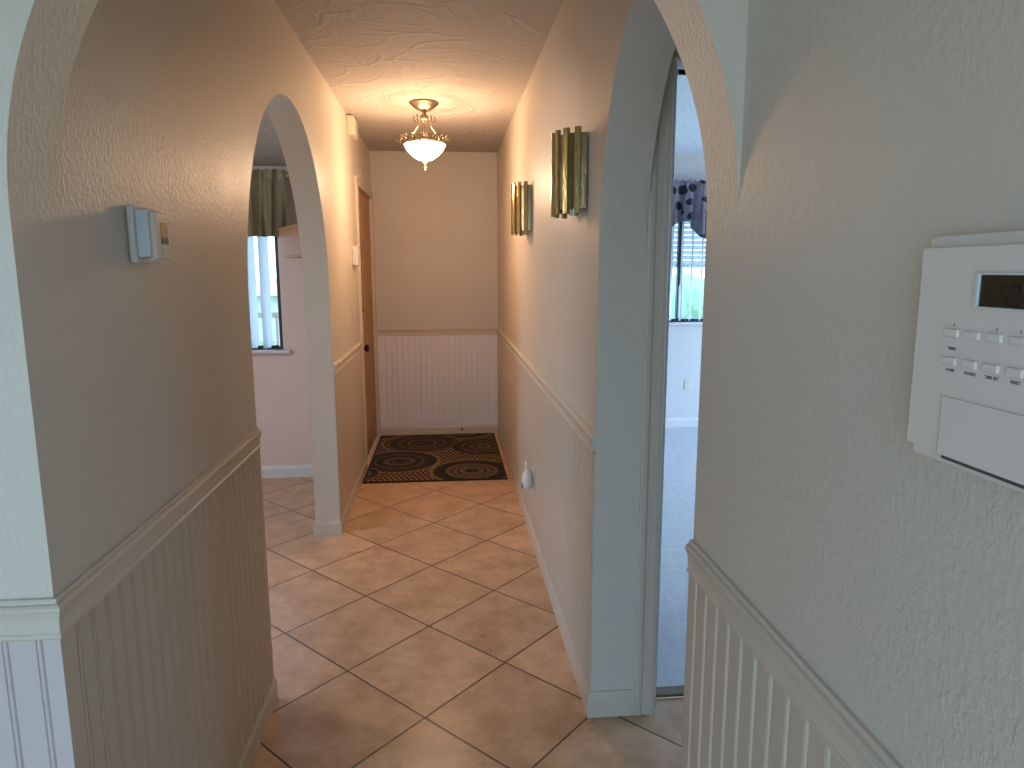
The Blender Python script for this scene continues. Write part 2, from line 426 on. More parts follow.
wall('wall_end', 'x', XLB, XRB, YEND, YEND+.13, 0, CEIL, m='wallp')
wall('wall_kitchen_window', 'x', -3.5, XLB, YK, YK+.13, 0, CEIL, [(-2.35, -1.125, .915, 'rect', 2.03, 0)], m='kitwall')
wall('wall_kitchen_side', 'y', YBACK, YK+.13, -3.63, -3.5, 0, CEIL, [(1.4, 2.8, .5, 'rect', 2.08, 0)], m='wallp')  # unseen side opening added to let more daylight into the kitchen
wall('wall_bedroom_front', 'x', XRB, 4.0, YR2, 2.20, 0, CEIL, [(.672, 1.46, 0, 'rect', 2.047, 0)], m='bedwall')
wall('wall_bedroom_window', 'x', XRB, 4.0, YBED, YBED+.13, 0, CEIL, [(1.45, 3.0, .985, 'rect', 2.10, 0)], m='bedwall')
wall('wall_bedroom_side', 'y', YBACK, YBED+.13, 4.0, 4.13, 0, CEIL, [(2.5, 6.1, 0.008, 'rect', 2.3, 0)], m='bedwall')  # unseen side opening, added and enlarged for more daylight in the bedroom
wall('wall_vestibule_side', 'y', .7, YR2, 1.9, 2.0, 0, CEIL)
wall('wall_vestibule_near', 'x', XRB, 2.0, .6, .7, 0, CEIL)
wall('wall_back', 'x', -3.63, XRB, YBACK-.13, YBACK, 0, CEIL, [(-2.4, .1, .0, 'rect', 2.18, 0)], m='wallp')

sweep('trim_1', [(-3.49, YA), (XL, YA), (XL, YL1)], RAIL)
sweep('trim_2', [(XL, YL2), (XL, DY1-.062)], RAIL)
sweep('trim_3', [(XL, YEND), (XR, YEND), (XR, YR2)], RAIL)
sweep('trim_4', [(XR, YB), (XR, YBACK+.01)], RAIL)
sweep('baseboard_left', [(-3.49, YA), (XL, YA), (XL, YL1), (XLB, YL1)], BASE)
sweep('baseboard_left_far', [(XLB, YL2+.12), (XLB, YL2), (XL, YL2), (XL, DY1-.062)], BASE)
sweep('baseboard_end', [(XL, YEND), (XR, YEND), (XR, YR2), (XRB, YR2)], BASE, 'trim')
sweep('baseboard_right', [(XR, YB), (XR, YBACK+.01)], BASE)
sweep('baseboard_kitchen', [(-3.49, YK), (XLB, YK)], BASE, 'trimw')
sweep('baseboard_bedroom', [(XRB+.01, YBED), (3.99, YBED)], [(a, z+.008) for a, z in BASE], 'trimw')
beadboard('trim_5', 'x', YA, -1, -3.49, XL+.006, org=-.636, m='beadn')
beadboard('trim_6', 'y', XL, 1, YA, YL1, org=1.17)
beadboard('trim_7', 'y', XL, 1, YL2, DY1-.062, org=1.17)
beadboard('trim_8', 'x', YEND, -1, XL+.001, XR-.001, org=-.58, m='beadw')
beadboard('trim_9', 'y', XR, -1, YR2, YEND-.006, org=1.169)
beadboard('trim_10', 'y', XR, -1, YBACK+.01, YB, org=1.169)
# moulding at the bedroom ceiling
sweep('trim_11', [(XRB+.01, YBED), (3.99, YBED)], [(0, 2.44), (.03, 2.44), (.02, 2.43), (.010, 2.42), (.004, 2.415), (0, 2.415)], 'trimw')
struct(bx('trim_12', (.672, 2.145, 0), (1.46, 2.195, .013), 'threshold', bev=.004))

# stepped flat casing around an opening in a wall facing -Y or +X
def casing(name, axis, c, sgn, s0, s1, top, w=.065, m='trim', parent=None):
    bm = bmesh.new()
    prof = [(0, 0), (0, .010), (.006, .015), (.016, .015), (.020, .011), (.040, .010), (.046, .014), (.058, .014), (.065, .009), (.065, 0)]
    prof = [(a*w/.065, d) for a, d in prof]
    # path up, over, down; offset a outward from the opening
    def P(s, d, z): return (s, c+sgn*d, z) if axis == 'x' else (c+sgn*d, s, z)
    rings = []
    for (ps, pz, ds, dz) in ((s0, 0, -1, 0), (s0, top, -1, 1), (s1, top, 1, 1), (s1, 0, 1, 0)):
        rings.append([bm.verts.new(P(ps+ds*a, d, pz+dz*a)) for a, d in prof])
    k = len(prof)
    for a, b in zip(rings, rings[1:]):
        for i in range(k): bm.faces.new((a[i], a[(i+1) % k], b[(i+1) % k], b[i]))
    bm.faces.new(rings[0]); bm.faces.new(rings[-1][::-1])
    return link(name, bm, m, parent)

# ---- entrance door (door_1) in the left wall
d1 = struct(empty('door_1', (XL, (DY1+DY2)/2, 0)))
def child(o, p):
    o.parent = p; o.matrix_parent_inverse = p.matrix_world.inverted() if False else Matrix.Translation(-p.location); return o
child(casing('door_casing', 'y', XL, 1, DY1, DY2, 2.045, .058, 'trim'), d1)
bm = bmesh.new()
box(bm, (XLB+.005, DY1, .01), (XL-.012, DY1+.006, 2.045)); box(bm, (XLB+.005, DY2-.018, .01), (XL-.012, DY2, 2.045)); box(bm, (XLB+.005, DY1, 2.027), (XL-.012, DY2, 2.045))
child(link('door_jamb', bm, 'doorwood'), d1)
def panel_door(axis, c0, c1, s0, s1, z0, z1, m, out):
    """six raised panels on both faces"""
    bm = bmesh.new()
    def B(s_0, s_1, z_0, z_1, a, b):
        box(bm, (s_0, a, z_0) if axis == 'x' else (a, s_0, z_0), (s_1, b, z_1) if axis == 'x' else (b, s_1, z_1))
    W = s1-s0; st = .11; mid = (s0+s1)/2
    rec = .008
    B(s0, s1, z0, z1, c0+rec, c1-rec)
    for a, b in ((s0, s0+st), (mid-.05, mid+.05), (s1-st, s1)): B(a, b, z0, z1, c0, c1)
    H = z1-z0; rails = [(z0, z0+.2), (z0+.82, z0+.95), (z1-.42, z1-.33), (z1-.12, z1)]
    for a, b in rails: B(s0, s1, a, b, c0+.0002, c1-.0002)
    for (a, b) in ((s0+st, mid-.05), (mid+.05, s1-st)):
        for (za, zb) in zip([r[1] for r in rails], [r[0] for r in rails[1:]]):
            B(a+.03, b-.03, za+.03, zb-.03, c0+.003, c1-.003)
    return link('door_leaf', bm, m, bev=.003)
leaf = child(panel_door('y', XL-.054, XL-.014, DY1+.006, DY2-.018, .02, 2.027, 'doorwood', 1), d1)
for nm, yy, zz, rr in (('door_knob', 5.20, .89, .026), ('deadbolt', 5.20, 1.17, .02)):
    bm = bmesh.new(); prof = [(0, 0), (.030, 0), (.030, .006), (.012, .010), (.011, .026), (rr, .034), (rr+.003, .046), (rr*.8, .058), (0, .062)] if nm == 'door_knob' else [(0, 0), (.028, 0), (.028, .010), (.020, .016), (0, .017)]
    lathe(bm, prof, 20); bmesh.ops.rotate(bm, verts=bm.verts, matrix=Matrix.Rotation(PI/2, 3, 'Y')); bmesh.ops.translate(bm, verts=bm.verts, vec=(XL-.015, yy, zz))
    if nm == 'deadbolt': box(bm, (XL+.000, yy-.004, zz-.015), (XL+.014, yy+.004, zz+.015))
    child(link(nm, bm, 'darkmetal', smooth=True), d1)

# ---- bedroom door (door_2), standing open into the bedroom
d2 = struct(empty('door_2', (.672, 2.20, 0)))
child(casing('door_casing', 'x', YR2, -1, .664, 1.468, 2.046, .066, 'trim'), d2)
bm = bmesh.new(); box(bm, (.6725, 2.10, .0005), (.682, 2.144, 2.02)); box(bm, (1.45, 2.10, .0005), (1.459, 2.144, 2.0465))
child(link('door_stop_strip', bm, 'trim'), d2)
leaf2 = child(panel_door('y', .650, .686, 2.215, 2.975, .02, 2.02, 'dooredge', 1), d2)
tr_ = empty('tension_rod', (1.07, 2.125, 2.030), 'dark rod spanning the top of the bedroom doorway', 'rod')
bm = bmesh.new(); tube(bm, [(-.38, 0, 0), (.375, 0, 0)], .008, 12); link('rod', bm, 'darkmetal', tr_, smooth=True)
for x_ in (-.3865, .3775):
    bm = bmesh.new(); tube(bm, [(x_, 0, -.002), (x_+.006, 0, -.002)], .012, 14); link('end_cap', bm, 'white', tr_, smooth=False)
for z in (.25, 1.02, 1.80):
    bm = bmesh.new(); tube(bm, [(.692, 2.208, z-.045), (.692, 2.208, z+.045)], .006, 10)
    child(link('hinge', bm, 'darkmetal'), d2)

# ---------------------------------------------------------------- windows
def frame_rect(bm, x0, x1, z0, z1, y0, y1, w):
    box(bm, (x0, y0, z0), (x0+w, y1, z1)); box(bm, (x1-w, y0, z0), (x1, y1, z1))
    box(bm, (x0+w, y0, z0), (x1-w, y1, z0+w)); box(bm, (x0+w, y0, z1-w), (x1-w, y1, z1))
def window(name, x0, x1, z0, z1, y, fmat, muls, sill_m, w=.03, sill=True):
    r = struct(empty(name, ((x0+x1)/2, y, z0)))
    bm = bmesh.new(); frame_rect(bm, x0, x1, z0, z1, y+.004, y+.055, w)
    child(link('window_frame', bm, fmat), r)
    xs = [x0+w]+list(muls)+[x1-w]
    for mx_ in muls:
        child(bx('mullion', (mx_-.022, y+.006, z0+w), (mx_+.022, y+.052, z1-w), fmat), r)
    child(bx('pane', (x0+w*.6, y+.030, z0+w*.6), (x1-w*.6, y+.034, z1-w*.6), 'glass'), r)
    if sill: child(bx('window_sill', (x0-.05, y-.045, z0-.022), (x1+.05, y, z0), sill_m, bev=.004), r)
    return r
window('window_1', -2.35, -1.125, .915, 2.03, YK, 'frame', [-1.75], 'trimw', .022)
window('window_2', 1.45, 3.0, .985, 2.10, YBED, 'frame', [2.105], 'trimw', .03)
window('window_3', -2.4, .1, 0, 2.18, YBACK-.13, 'white', [-1.1], 'trimw', .05, sill=False)

# ---------------------------------------------------------------- outside
ground = struct(bx('ground_outside', (-40, YBED+.35, -.4), (40, 60, -.3), 'grass'))
struct(bx('ground_by_kitchen', (-20, YK+.14, -.40), (XLB-.02, YBED+.35, -.3), 'extwhite'))
r = empty('balcony_railing', (-2.2, 6.4, -.3), 'pale balcony railing outside the window with olive curtain', 'railing')
child(bx('top_rail', (-4.2, 6.38, 1.04), (-.9, 6.43, 1.09), 'extwhite'), r)
child(bx('bottom_rail', (-4.2, 6.385, .1), (-.9, 6.425, .14), 'extwhite'), r)
child(bx('corner_post', (-.95, 6.37, -.3), (-.89, 6.44, 1.13), 'extwhite'), r)
bal = None
for i in range(29):
    x0 = -4.15+i*.11
    if bal is None:
        bal = child(bx('baluster', (x0, 6.395, .14), (x0+.022, 6.417, 1.04), 'extwhite'), r)
    else:
        c_ = bal.copy(); C.objects.link(c_); c_.parent = r; c_.matrix_parent_inverse = bal.matrix_parent_inverse; c_.location = (bal.location.x+i*.11, bal.location.y, bal.location.z)
h = empty('neighbouring_house', (-6, 18, -.3), 'low white house with red tiled eave seen through kitchen window', 'house')
child(bx('house_wall', (-14, 18, -.3), (-2.2, 24, .9), 'extwhite'), h)
bm = bmesh.new(); prof = [(17.6, .85), (24.4, .85), (21, 1.22)]
a = [bm.verts.new((-14.3, y, z)) for y, z in prof]; b = [bm.verts.new((-2.0, y, z)) for y, z in prof]
bm.faces.new(a); bm.faces.new(b)
for i in range(3): bm.faces.new((a[i], a[(i+1) % 3], b[(i+1) % 3], b[i]))
child(link('house_roof', bm, 'extred'), h)
def bush(loc, R, label, n_=1):
    bm = bmesh.new()
    for i in range(14):
        c = Vector((random.uniform(-1, 1)*R*.8, random.uniform(-.6, .6)*R*.6, random.uniform(.25, 1.1)*R))
        mt = Matrix.Translation(c) @ Matrix.Scale(R*random.uniform(.35, .6), 4)
        bmesh.ops.create_icosphere(bm, subdivisions=3, radius=1, matrix=mt)
    for v_ in bm.verts: v_.co += Vector((random.uniform(-1, 1), random.uniform(-1, 1), random.uniform(-1, 1)))*R*.03
    o = link('garden_shrub', bm, 'leaf'); o.location = loc; tag(o, label, 'shrub')
bush((4.2, 13.5, -.3), 1.15, 'leafy green shrub outside the bedroom window')
bush((-6.6, 14.5, -.3), 1.0, 'leafy green shrub in front of low white house beyond the kitchen window')

# roller shutter outside the bedroom window, drawn half down
rs = empty('roller_shutter', (2.22, YBED+.16, 1.45), 'white slatted roller shutter half lowered outside the bedroom window', 'shutter')
sl = None
for i in range(14):
    z = 1.50+i*.045
    if sl is None:
        bm = bmesh.new()
        pr = [(0, 0), (.010, .004), (.012, .020), (.010, .036), (0, .040)]
        a = [bm.verts.new((1.47, YBED+.150-q, z+t_)) for q, t_ in pr]; b = [bm.verts.new((2.98, YBED+.150-q, z+t_)) for q, t_ in pr]
        bm.faces.new(a); bm.faces.new(b)
        for k in range(5): bm.faces.new((a[k], a[(k+1) % 5], b[(k+1) % 5], b[k]))
        sl = child(link('shutter_slat', bm, 'shutter'), rs)
    else:
        c_ = sl.copy(); C.objects.link(c_); c_.parent = rs; c_.matrix_parent_inverse = sl.matrix_parent_inverse; c_.location = (sl.location.x, sl.location.y, sl.location.z+i*.045)
child(bx('bottom_bar', (1.47, YBED+.135, 1.475), (2.98, YBED+.155, 1.50), 'shutter'), rs)
child(bx('guide_channel', (1.452, YBED+.132, .99), (1.468, YBED+.165, 2.13), 'shutter'), rs)
child(bx('guide_channel', (2.982, YBED+.132, .99), (2.998, YBED+.165, 2.13), 'shutter'), rs)

# vertical blinds
def vblind(label, x0, n_, step, z0, z1, y, ang, wd=.085):
    r = empty('vertical_blind', (x0, y, z1), label, 'blind')
    child(bx('head_rail', (x0-.05, y-.02, z1), (x0+(n_-1)*step+.05, y+.02, z1+.035), 'white'), r)
    first = None
    for i in range(n_):
        if first is None:
            bm = bmesh.new(); K = 6; A_ = []
            for sgn in (1, -1):
                for k in range(K+1):
                    u = -1+2*k/K; u *= sgn
                    A_.append((u*wd/2, .008*(1-u*u)+(.0006 if sgn > 0 else -.0006)))
            prism(bm, A_, z0-z1, 0)
            bmesh.ops.rotate(bm, verts=bm.verts, matrix=Matrix.Rotation(ang, 3, 'Z'))
            first = link('slat', bm, 'slat', r, smooth=True); first.location = (0, 0, 0); q = first
        else:
            q = first.copy(); C.objects.link(q); q.parent = r; q.location = (i*step, 0, 0)
        bm = bmesh.new(); 
        if i == 0:
            box(bm, (-.03, -.004, z0-z1-.003), (.03, .004, z0-z1+.02)); bmesh.ops.rotate(bm, verts=bm.verts, matrix=Matrix.Rotation(ang, 3, 'Z'))
            wt = link('slat_weight', bm, 'frame', r); wt.location = (step*.5, 0, 0)
        else:
            bm.free(); c2 = wt.copy(); C.objects.link(c2); c2.parent = r; c2.location = (i*step+step*.5, 0, 0)
    return r
vblind('white vertical blind with open slats behind the olive curtain', -2.30, 13, .0905, .93, 2.0, YK-.042, .95)
vblind('white vertical blind with open slats behind the spotted grey valance', 1.55, 16, .092, 1.0, 2.08, YBED-.042, 1.05)
# wand
bm = bmesh.new(); tube(bm, [(2.085, YBED-.085, 1.9), (2.085, YBED-.085, 1.35), (2.07, YBED-.085, 1.30), (2.07, YBED-.085, 1.03)], .006, 8)
o = link('blind_wand', bm, 'white', smooth=True); tag(o, 'slim white wand hanging in front of the bedroom vertical blind', 'blind wand')

# gathered cloth
def cloth(bm, x0, x1, zt, zb, y, amp, folds, nx, nz, ph=0, bottom=None, thick=.004, flare=1.5, head=.06):
    g = []; rng = random.Random(int(ph*100)+3)
    offs = [rng.uniform(-.5, .5) for _ in range(20)]
    for s in (0, 1):
        rows = []
        for j in range(nz+1):
            v_ = j/nz; row = []
            for i in range(nx+1):
                u = i/nx; x_ = x0+(x1-x0)*u
                f = u*folds*2*PI+ph+math.sin(u*7+ph)*1.3
                ztop = zt+(.006*math.sin(f*2.3) if head else 0)
                zz = ztop+((bottom(u) if bottom else zb)-ztop)*v_
                a_ = amp*(.45+flare*min(1, v_*1.2)) if zt-zz > head else amp*.8
                yy = y+a_*math.sin(f)+a_*.35*math.sin(f*2.1+1+2*v_)
                if zt-zz < head: yy += .004*math.sin(f*3)
                if abs(zt-zz-head) < .012: yy += .006
                row.append(bm.verts.new((x_+.006*math.sin(f*1.7+v_*2), yy+s*thick, zz)))
            rows.append(row)
        g.append(rows)
    for s in (0, 1):
        for j in range(nz):
            for i in range(nx): bm.faces.new((g[s][j][i], g[s][j][i+1], g[s][j+1][i+1], g[s][j+1][i]))
    for j in range(nz):
        for i in (0, nx): bm.faces.new((g[0][j][i], g[0][j+1][i], g[1][j+1][i], g[1][j][i]))
    for i in range(nx):
        for j in (0, nz): bm.faces.new((g[0][j][i], g[0][j][i+1], g[1][j][i+1], g[1][j][i]))
cu = empty('curtain_valance', (-1.7, YK-.12, 1.67), 'gathered olive satin valance over the kitchen window', 'curtain')
bm = bmesh.new(); cloth(bm, -2.45, -1.035, 2.100, 1.675, YK-.125, .016, 11, 200, 26, 1.2)
child(link('curtain_cloth', bm, 'olive', smooth=True), cu)
bm = bmesh.new(); tube(bm, [(-2.5, YK-.088, 2.07), (-1.02, YK-.088, 2.07), (-1.01, YK-.08, 2.07), (-1.01, YK-.002, 2.07)], .009, 8)
child(link('curtain_rod', bm, 'white', smooth=True), cu)
cv = empty('curtain_valance', (2.2, YBED-.13, 1.8), 'grey purple valance with black spots over the bedroom window', 'curtain')
bm = bmesh.new(); cloth(bm, 1.35, 3.1, 2.215, 1.8, YBED-.135, .020, 13, 240, 24, 2.1, bottom=lambda u: 1.80+.075*math.cos(u*2*PI*4+2.4)+.01*math.sin(u*60))
child(link('curtain_cloth', bm, 'spot', smooth=True), cv)
bm = bmesh.new(); tube(bm, [(1.33, YBED-.002, 2.18), (1.33, YBED-.10, 2.18), (3.12, YBED-.10, 2.18), (3.12, YBED-.002, 2.18)], .009, 8)
child(link('curtain_rod', bm, 'white', smooth=True), cv)

l = bpy.data.lights.new('kitchen_fill', 'POINT'); l.energy = 17; l.color = (1, .93, .92); l.shadow_soft_size = .12  # unseen fill light added to brighten the kitchen, no fixture
lo = bpy.data.objects.new('kitchen_fill', l); C.objects.link(lo); lo.location = (-2.2, 3.0, KC-.16)
# ---------------------------------------------------------------- kitchen wall cabinet
k = empty('wall_cabinet', (XLB, 4.6, 1.53), 'small orange brown wooden cabinet on the wall beside the olive curtain', 'cabinet')
bm = bmesh.new(); prism(bm, [(-1.075, 4.78), (-.80, 4.17), (XLB-.001, 4.17), (XLB-.001, 4.78)], 1.545, 1.712)
child(link('cabinet_body', bm, 'cabwood', bev=.003), k)
bm = bmesh.new(); prism(bm, [(-1.083, 4.79), (-.805, 4.16), (XLB-.001, 4.16), (XLB-.001, 4.79)], 1.712, 1.726)
child(link('cabinet_top', bm, 'cabwood', bev=.002), k)
bm = bmesh.new(); prism(bm, [(-1.083, 4.79), (-.805, 4.16), (XLB-.001, 4.16), (XLB-.001, 4.79)], 1.535, 1.545)
child(link('cabinet_bottom', bm, 'cabwood', bev=.002), k)

# ---------------------------------------------------------------- rug
rx0, rx1, ry0, ry1 = -.594, .412, 4.735, 6.135
rg = empty('entry_rug', (-.09, 5.43, 0), 'black and brown rug with concentric circle pattern by the end wall', 'rug')
def slab_soft(x0, x1, y0, y1, z0, z1):
    bm = bmesh.new(); box(bm, (x0, y0, z0), (x1, y1, z1)); return bm
child(link('rug_pile', slab_soft(rx0+.012, rx1-.012, ry0+.012, ry1-.012, .0005, .009), 'rug', bev=.002), rg)
bm = bmesh.new()
for (a, b) in (((rx0, ry0), (rx1, ry0+.0118)), ((rx0, ry1-.0118), (rx1, ry1)), ((rx0, ry0+.0118), (rx0+.0118, ry1-.0118)), ((rx1-.0118, ry0+.0118), (rx1, ry1-.0118))):
    box(bm, (*a, .0005), (*b, .0085))
child(link('rug_binding', bm, 'rugedge'), rg)

# ---------------------------------------------------------------- pendant
LX, LY = -.109, 4.40
L = empty('ceiling_lamp', (LX, LY, CEIL), 'lit alabaster bowl lamp with scrolled metal arms hanging in the hallway', 'lamp')
def P(name, bm, m, parent=L, smooth=True):
    return link(name, bm, m, parent, smooth=smooth)
bm = bmesh.new(); lathe(bm, [(0, 0), (.086, 0), (.088, -.006), (.084, -.012), (.076, -.016), (.072, -.022), (.055, -.036), (.032, -.048), (.014, -.054), (.012, -.064), (0, -.064)], 40)
P('canopy', bm, 'bronze')
bm = bmesh.new(); lathe(bm, [(0, -.062), (.010, -.064), (.012, -.07), (.024, -.076), (.029, -.088), (.024, -.100), (.012, -.106), (.014, -.112), (.006, -.120), (.004, -.14), (.004, -.20), (.010, -.21), (.012, -.222), (.006, -.232), (.004, -.236), (0, -.236)], 24)
P('centre_stem', bm, 'bronze')
for k_ in range(3):
    a0 = 2*PI*k_/3+.55
    pts = []
    # upper scroll
    for i in range(15):
        t_ = i/14; ang = -PI*.1+t_*PI*1.75; rr = .006+.021*t_
        pts.append((.052+rr*math.cos(ang+PI*.9), -.092+rr*math.sin(ang+PI*.9)))
    pts += [(.043, -.122), (.052, -.140), (.068, -.158), (.086, -.176), (.102, -.198), (.113, -.214), (.124, -.226)]
    bm = bmesh.new(); tube(bm, [(x_*math.cos(a0), x_*math.sin(a0), z_) for x_, z_ in pts], [.0035]*8+[.0045]*(len(pts)-8), 8)
    lathe(bm, [(0, -.176), (.008, -.182), (.010, -.19), (.006, -.2), (0, -.203)], 10, c=(.092*math.cos(a0), .092*math.sin(a0)))
    tube(bm, [(.012*math.cos(a0), .012*math.sin(a0), -.085), (.03*math.cos(a0), .03*math.sin(a0), -.080), (.040*math.cos(a0), .040*math.sin(a0), -.088)], .0035, 8)
    P('scroll_arm', bm, 'bronze')
# rim with leaf ornament
bm = bmesh.new(); lathe(bm, [(.120, -.232), (.128, -.226), (.132, -.220), (.136, -.222), (.138, -.230), (.130, -.238), (.122, -.240), (.120, -.232)], 48)
rim = P('rim', bm, 'bronze')
orn = None
for i in range(18):
    if orn is None:
        bm = bmesh.new()
        tube(bm, [(.132, 0, -.236), (.143, 0, -.228), (.150, 0, -.214), (.147, 0, -.200), (.138, 0, -.197), (.135, 0, -.204), (.140, 0, -.209)], [.006, .0065, .006, .005, .0045, .004, .003], 8)
        tube(bm, [(.133, -.022, -.226), (.142, -.014, -.214), (.143, 0, -.204), (.142, .014, -.214), (.133, .022, -.226)], [.0045, .005, .0055, .005, .0045], 8)
        orn = link('rim_ornament', bm, 'bronze', rim, smooth=True); q = orn
    else:
        q = orn.copy(); C.objects.link(q); q.parent = rim
    q.rotation_euler = (0, 0, 2*PI*i/18)
for i in range(3):
    a0 = 2*PI*i/3+.05+PI
    pts = [(.137, -.226), (.150, -.232), (.162, -.228), (.168, -.218), (.163, -.211), (.157, -.215)]
    bm = bmesh.new(); tube(bm, [(x_*math.cos(a0), x_*math.sin(a0), z_) for x_, z_ in pts], [.0045, .004, .004, .0035, .003, .002], 8)
    link('rim_scroll', bm, 'bronze', rim, smooth=True)
bm = bmesh.new()
outer = [(.124, -.236), (.121, -.250), (.114, -.266), (.103, -.282), (.090, -.296), (.075, -.309), (.060, -.320), (.045, -.329), (.036, -.333), (0, -.335)]
inner = [(0, -.331), (.034, -.329), (.058, -.316), (.088, -.292), (.111, -.264), (.120, -.236)]
lathe(bm, outer+inner+[outer[0]], 48, mod=lambda a, r, z: 1+.012*math.cos(a*10)*(1 if r > .05 else 0))
P('glass_bowl', bm, 'alabaster')
bm = bmesh.new(); lathe(bm, [(0, -.331), (.032, -.334), (.030, -.340), (.014, -.346), (.009, -.352), (.005, -.356), (.009, -.364), (.010, -.370), (.004, -.378), (.005, -.384), (0, -.390)], 20)
P('finial', bm, 'bronze')
for a0 in (0, PI):
    bm = bmesh.new(); lathe(bm, [(0, -.262), (.010, -.262), (.012, -.252), (.012, -.245), (.020, -.232), (.022, -.222), (.016, -.208), (0, -.202)], 14, c=(.05*math.cos(a0), .05*math.sin(a0)))
    m_ = M.get('litbulb')
    if m_ is None:
        m_ = mat('lit_bulb', (.9, .8, .6), .3); b_ = m_.node_tree.nodes['Principled BSDF']; b_.inputs['Emission Color'].default_value = (1, .74, .42, 1); b_.inputs['Emission Strength'].default_value = 12; M['litbulb'] = m_
    P('bulb', bm, m_)
l = bpy.data.lights.new('lamp_light', 'POINT'); l.energy = 4.6; l.color = (1, .64, .38); l.shadow_soft_size = .08
lo = bpy.data.objects.new('lamp_light', l); C.objects.link(lo); lo.parent = L; lo.location = (0, 0, -.215)
l = bpy.data.lights.new('bowl_light', 'POINT'); l.energy = 16.5; l.color = (1, .63, .38); l.shadow_soft_size = .06
lo = bpy.data.objects.new('bowl_light', l); C.objects.link(lo); lo.parent = L; lo.location = (0, 0, -.46)

# ---------------------------------------------------------------- sconces
def sconce(yc, zb, label):
    r = empty('wall_sconce', (XR, yc, zb), label, 'sconce', None)
    bm = bmesh.new(); box(bm, (-.012, -.075, .03), (-.0005, .075, .235)); link('backplate', bm, 'brass', r, bev=.002)
    a_, b_ = .081, .122                                       # depth, half width
    for zz in (.045, .215):
        bm = bmesh.new(); tube(bm, [(-.012-(a_-.022)*math.sin(PI*i/14), -(b_-.014)*math.cos(PI*i/14), zz) for i in range(15)], .003, 6)
        link('frame_band', bm, 'brass', r)
    n_ = 15
    for i in range(n_):
        t_ = PI*(i+.5)/n_; outer_ = i % 2 == 1
        sc_ = 1.0 if outer_ else .90
        cx, cy = -.006-a_*sc_*math.sin(t_), -b_*sc_*math.cos(t_)
        tx, ty = -a_*math.cos(t_), b_*math.sin(t_); ln = math.hypot(tx, ty); tx /= ln; ty /= ln
        nx_, ny_ = -ty, tx                                      # outward (towards -x)
        if nx_*(-math.sin(t_))+ny_*(-math.cos(t_)) < 0: nx_, ny_ = -nx_, -ny_
        hw = .0098 if outer_ else .0125; dp = .012
        z0, z1 = (.0, .264) if outer_ else (.015, .248)
        # hollow rectangular tube section
        bm = bmesh.new()
        def sec(h_, d0, d1): return [(cx+tx*s_*h_+nx_*d, cy+ty*s_*h_+ny_*d) for s_, d in ((-1, d0), (1, d0), (1, d1), (-1, d1))]
        o1 = sec(hw, 0, dp); i1 = sec(hw-.0028, .0028, dp-.0028)
        V0 = [[bm.verts.new((*p_, z_)) for p_ in s_] for s_ in (o1, i1) for z_ in (z0, z1)]
        ob, ot, ib, it = V0
        for q in range(4):
            w_ = (q+1) % 4
            bm.faces.new((ob[q], ob[w_], ot[w_], ot[q])); bm.faces.new((ib[q], ib[w_], it[w_], it[q]))
            bm.faces.new((ob[q], ob[w_], ib[w_], ib[q])); bm.faces.new((ot[q], ot[w_], it[w_], it[q]))
        o = link('glass_tube', bm, 'tubeA' if outer_ else 'tubeB', r, bev=.0012)
    # lamp socket showing below near the wall
    bm = bmesh.new(); lathe(bm, [(0, -.004), (.014, -.004), (.016, .02), (.016, .045), (0, .045)], 16, c=(-.035, -.07)); link('lamp_socket', bm, 'clear', r, smooth=True)
    bm = bmesh.new(); lathe(bm, [(0, .045), (.012, .045), (.016, .075), (.021, .10), (.018, .125), (.006, .145), (0, .148)], 16, c=(-.035, -.07)); link('bulb', bm, 'bulb', r, smooth=True)
    return r
sconce(2.375, 1.634, 'nearer of two brass and olive glass tube sconces on right wall, beside the arch')
sconce(3.82, 1.642, 'farther, smaller looking of two glass tube sconces on right wall, nearer the lamp')

# ---------------------------------------------------------------- left wall devices
t = empty('thermostat', (XL, 1.515, 1.47), 'white wall thermostat with amber display on left wall before the arch', 'thermostat')
bm = bmesh.new(); box(bm, (.0003, -.072, 0), (.015, .055, .112)); link('backplate', bm, 'white', t, bev=.006)
bm = bmesh.new(); box(bm, (.015, -.068, .012), (.040, -.002, .104)); link('body', bm, 'blueplastic', t, bev=.004)
bm = bmesh.new(); box(bm, (.040, -.066, .008), (.052, .004, .100)); fc = link('front_cover', bm, 'almond', t, bev=.004)
bm = bmesh.new(); box(bm, (.052, -.042, .052), (.0530, -.008, .080)); link('display', bm, 'lcd_amber', t)
bm = bmesh.new(); box(bm, (.052, -.042, .038), (.0531, -.008, .0515)); link('dark_strip', bm, 'black', t)
bm = bmesh.new(); box(bm, (.052, -.040, .018), (.0545, -.010, .033)); link('button', bm, 'almond', t, bev=.001)
ch = empty('door_chime', (XL, 4.85, 2.315), 'white door chime box high on the left wall near the ceiling', 'chime')
bm = bmesh.new(); box(bm, (.0003, -.10, .0), (.046, .09, .118)); link('chime_cover', bm, 'almond', ch, bev=.006)
bm = bmesh.new()
for i in range(5): box(bm, (.046, -.06, .025+i*.014), (.0485, .06, .031+i*.014))
link('sound_slots', bm, 'almond', ch)
iq = empty('wall_intercom', (XL, 4.83, 1.49), 'small white wall control with raised cover above the switch plate', 'wall control')
bm = bmesh.new(); box(bm, (.0003, -.05, 0), (.034, .05, .125)); link('cover', bm, 'white', iq, bev=.004)
bm = bmesh.new(); box(bm, (.034, -.02, .065), (.040, .02, .095)); link('button', bm, 'almond', iq, bev=.002)
sw = empty('light_switch', (XL, 4.74, 1.10), 'almond light switch plate on left wall above the chair rail', 'switch')
bm = bmesh.new(); box(bm, (.0003, -.037, 0), (.006, .037, .118)); link('switch_plate', bm, 'almond', sw, bev=.002)
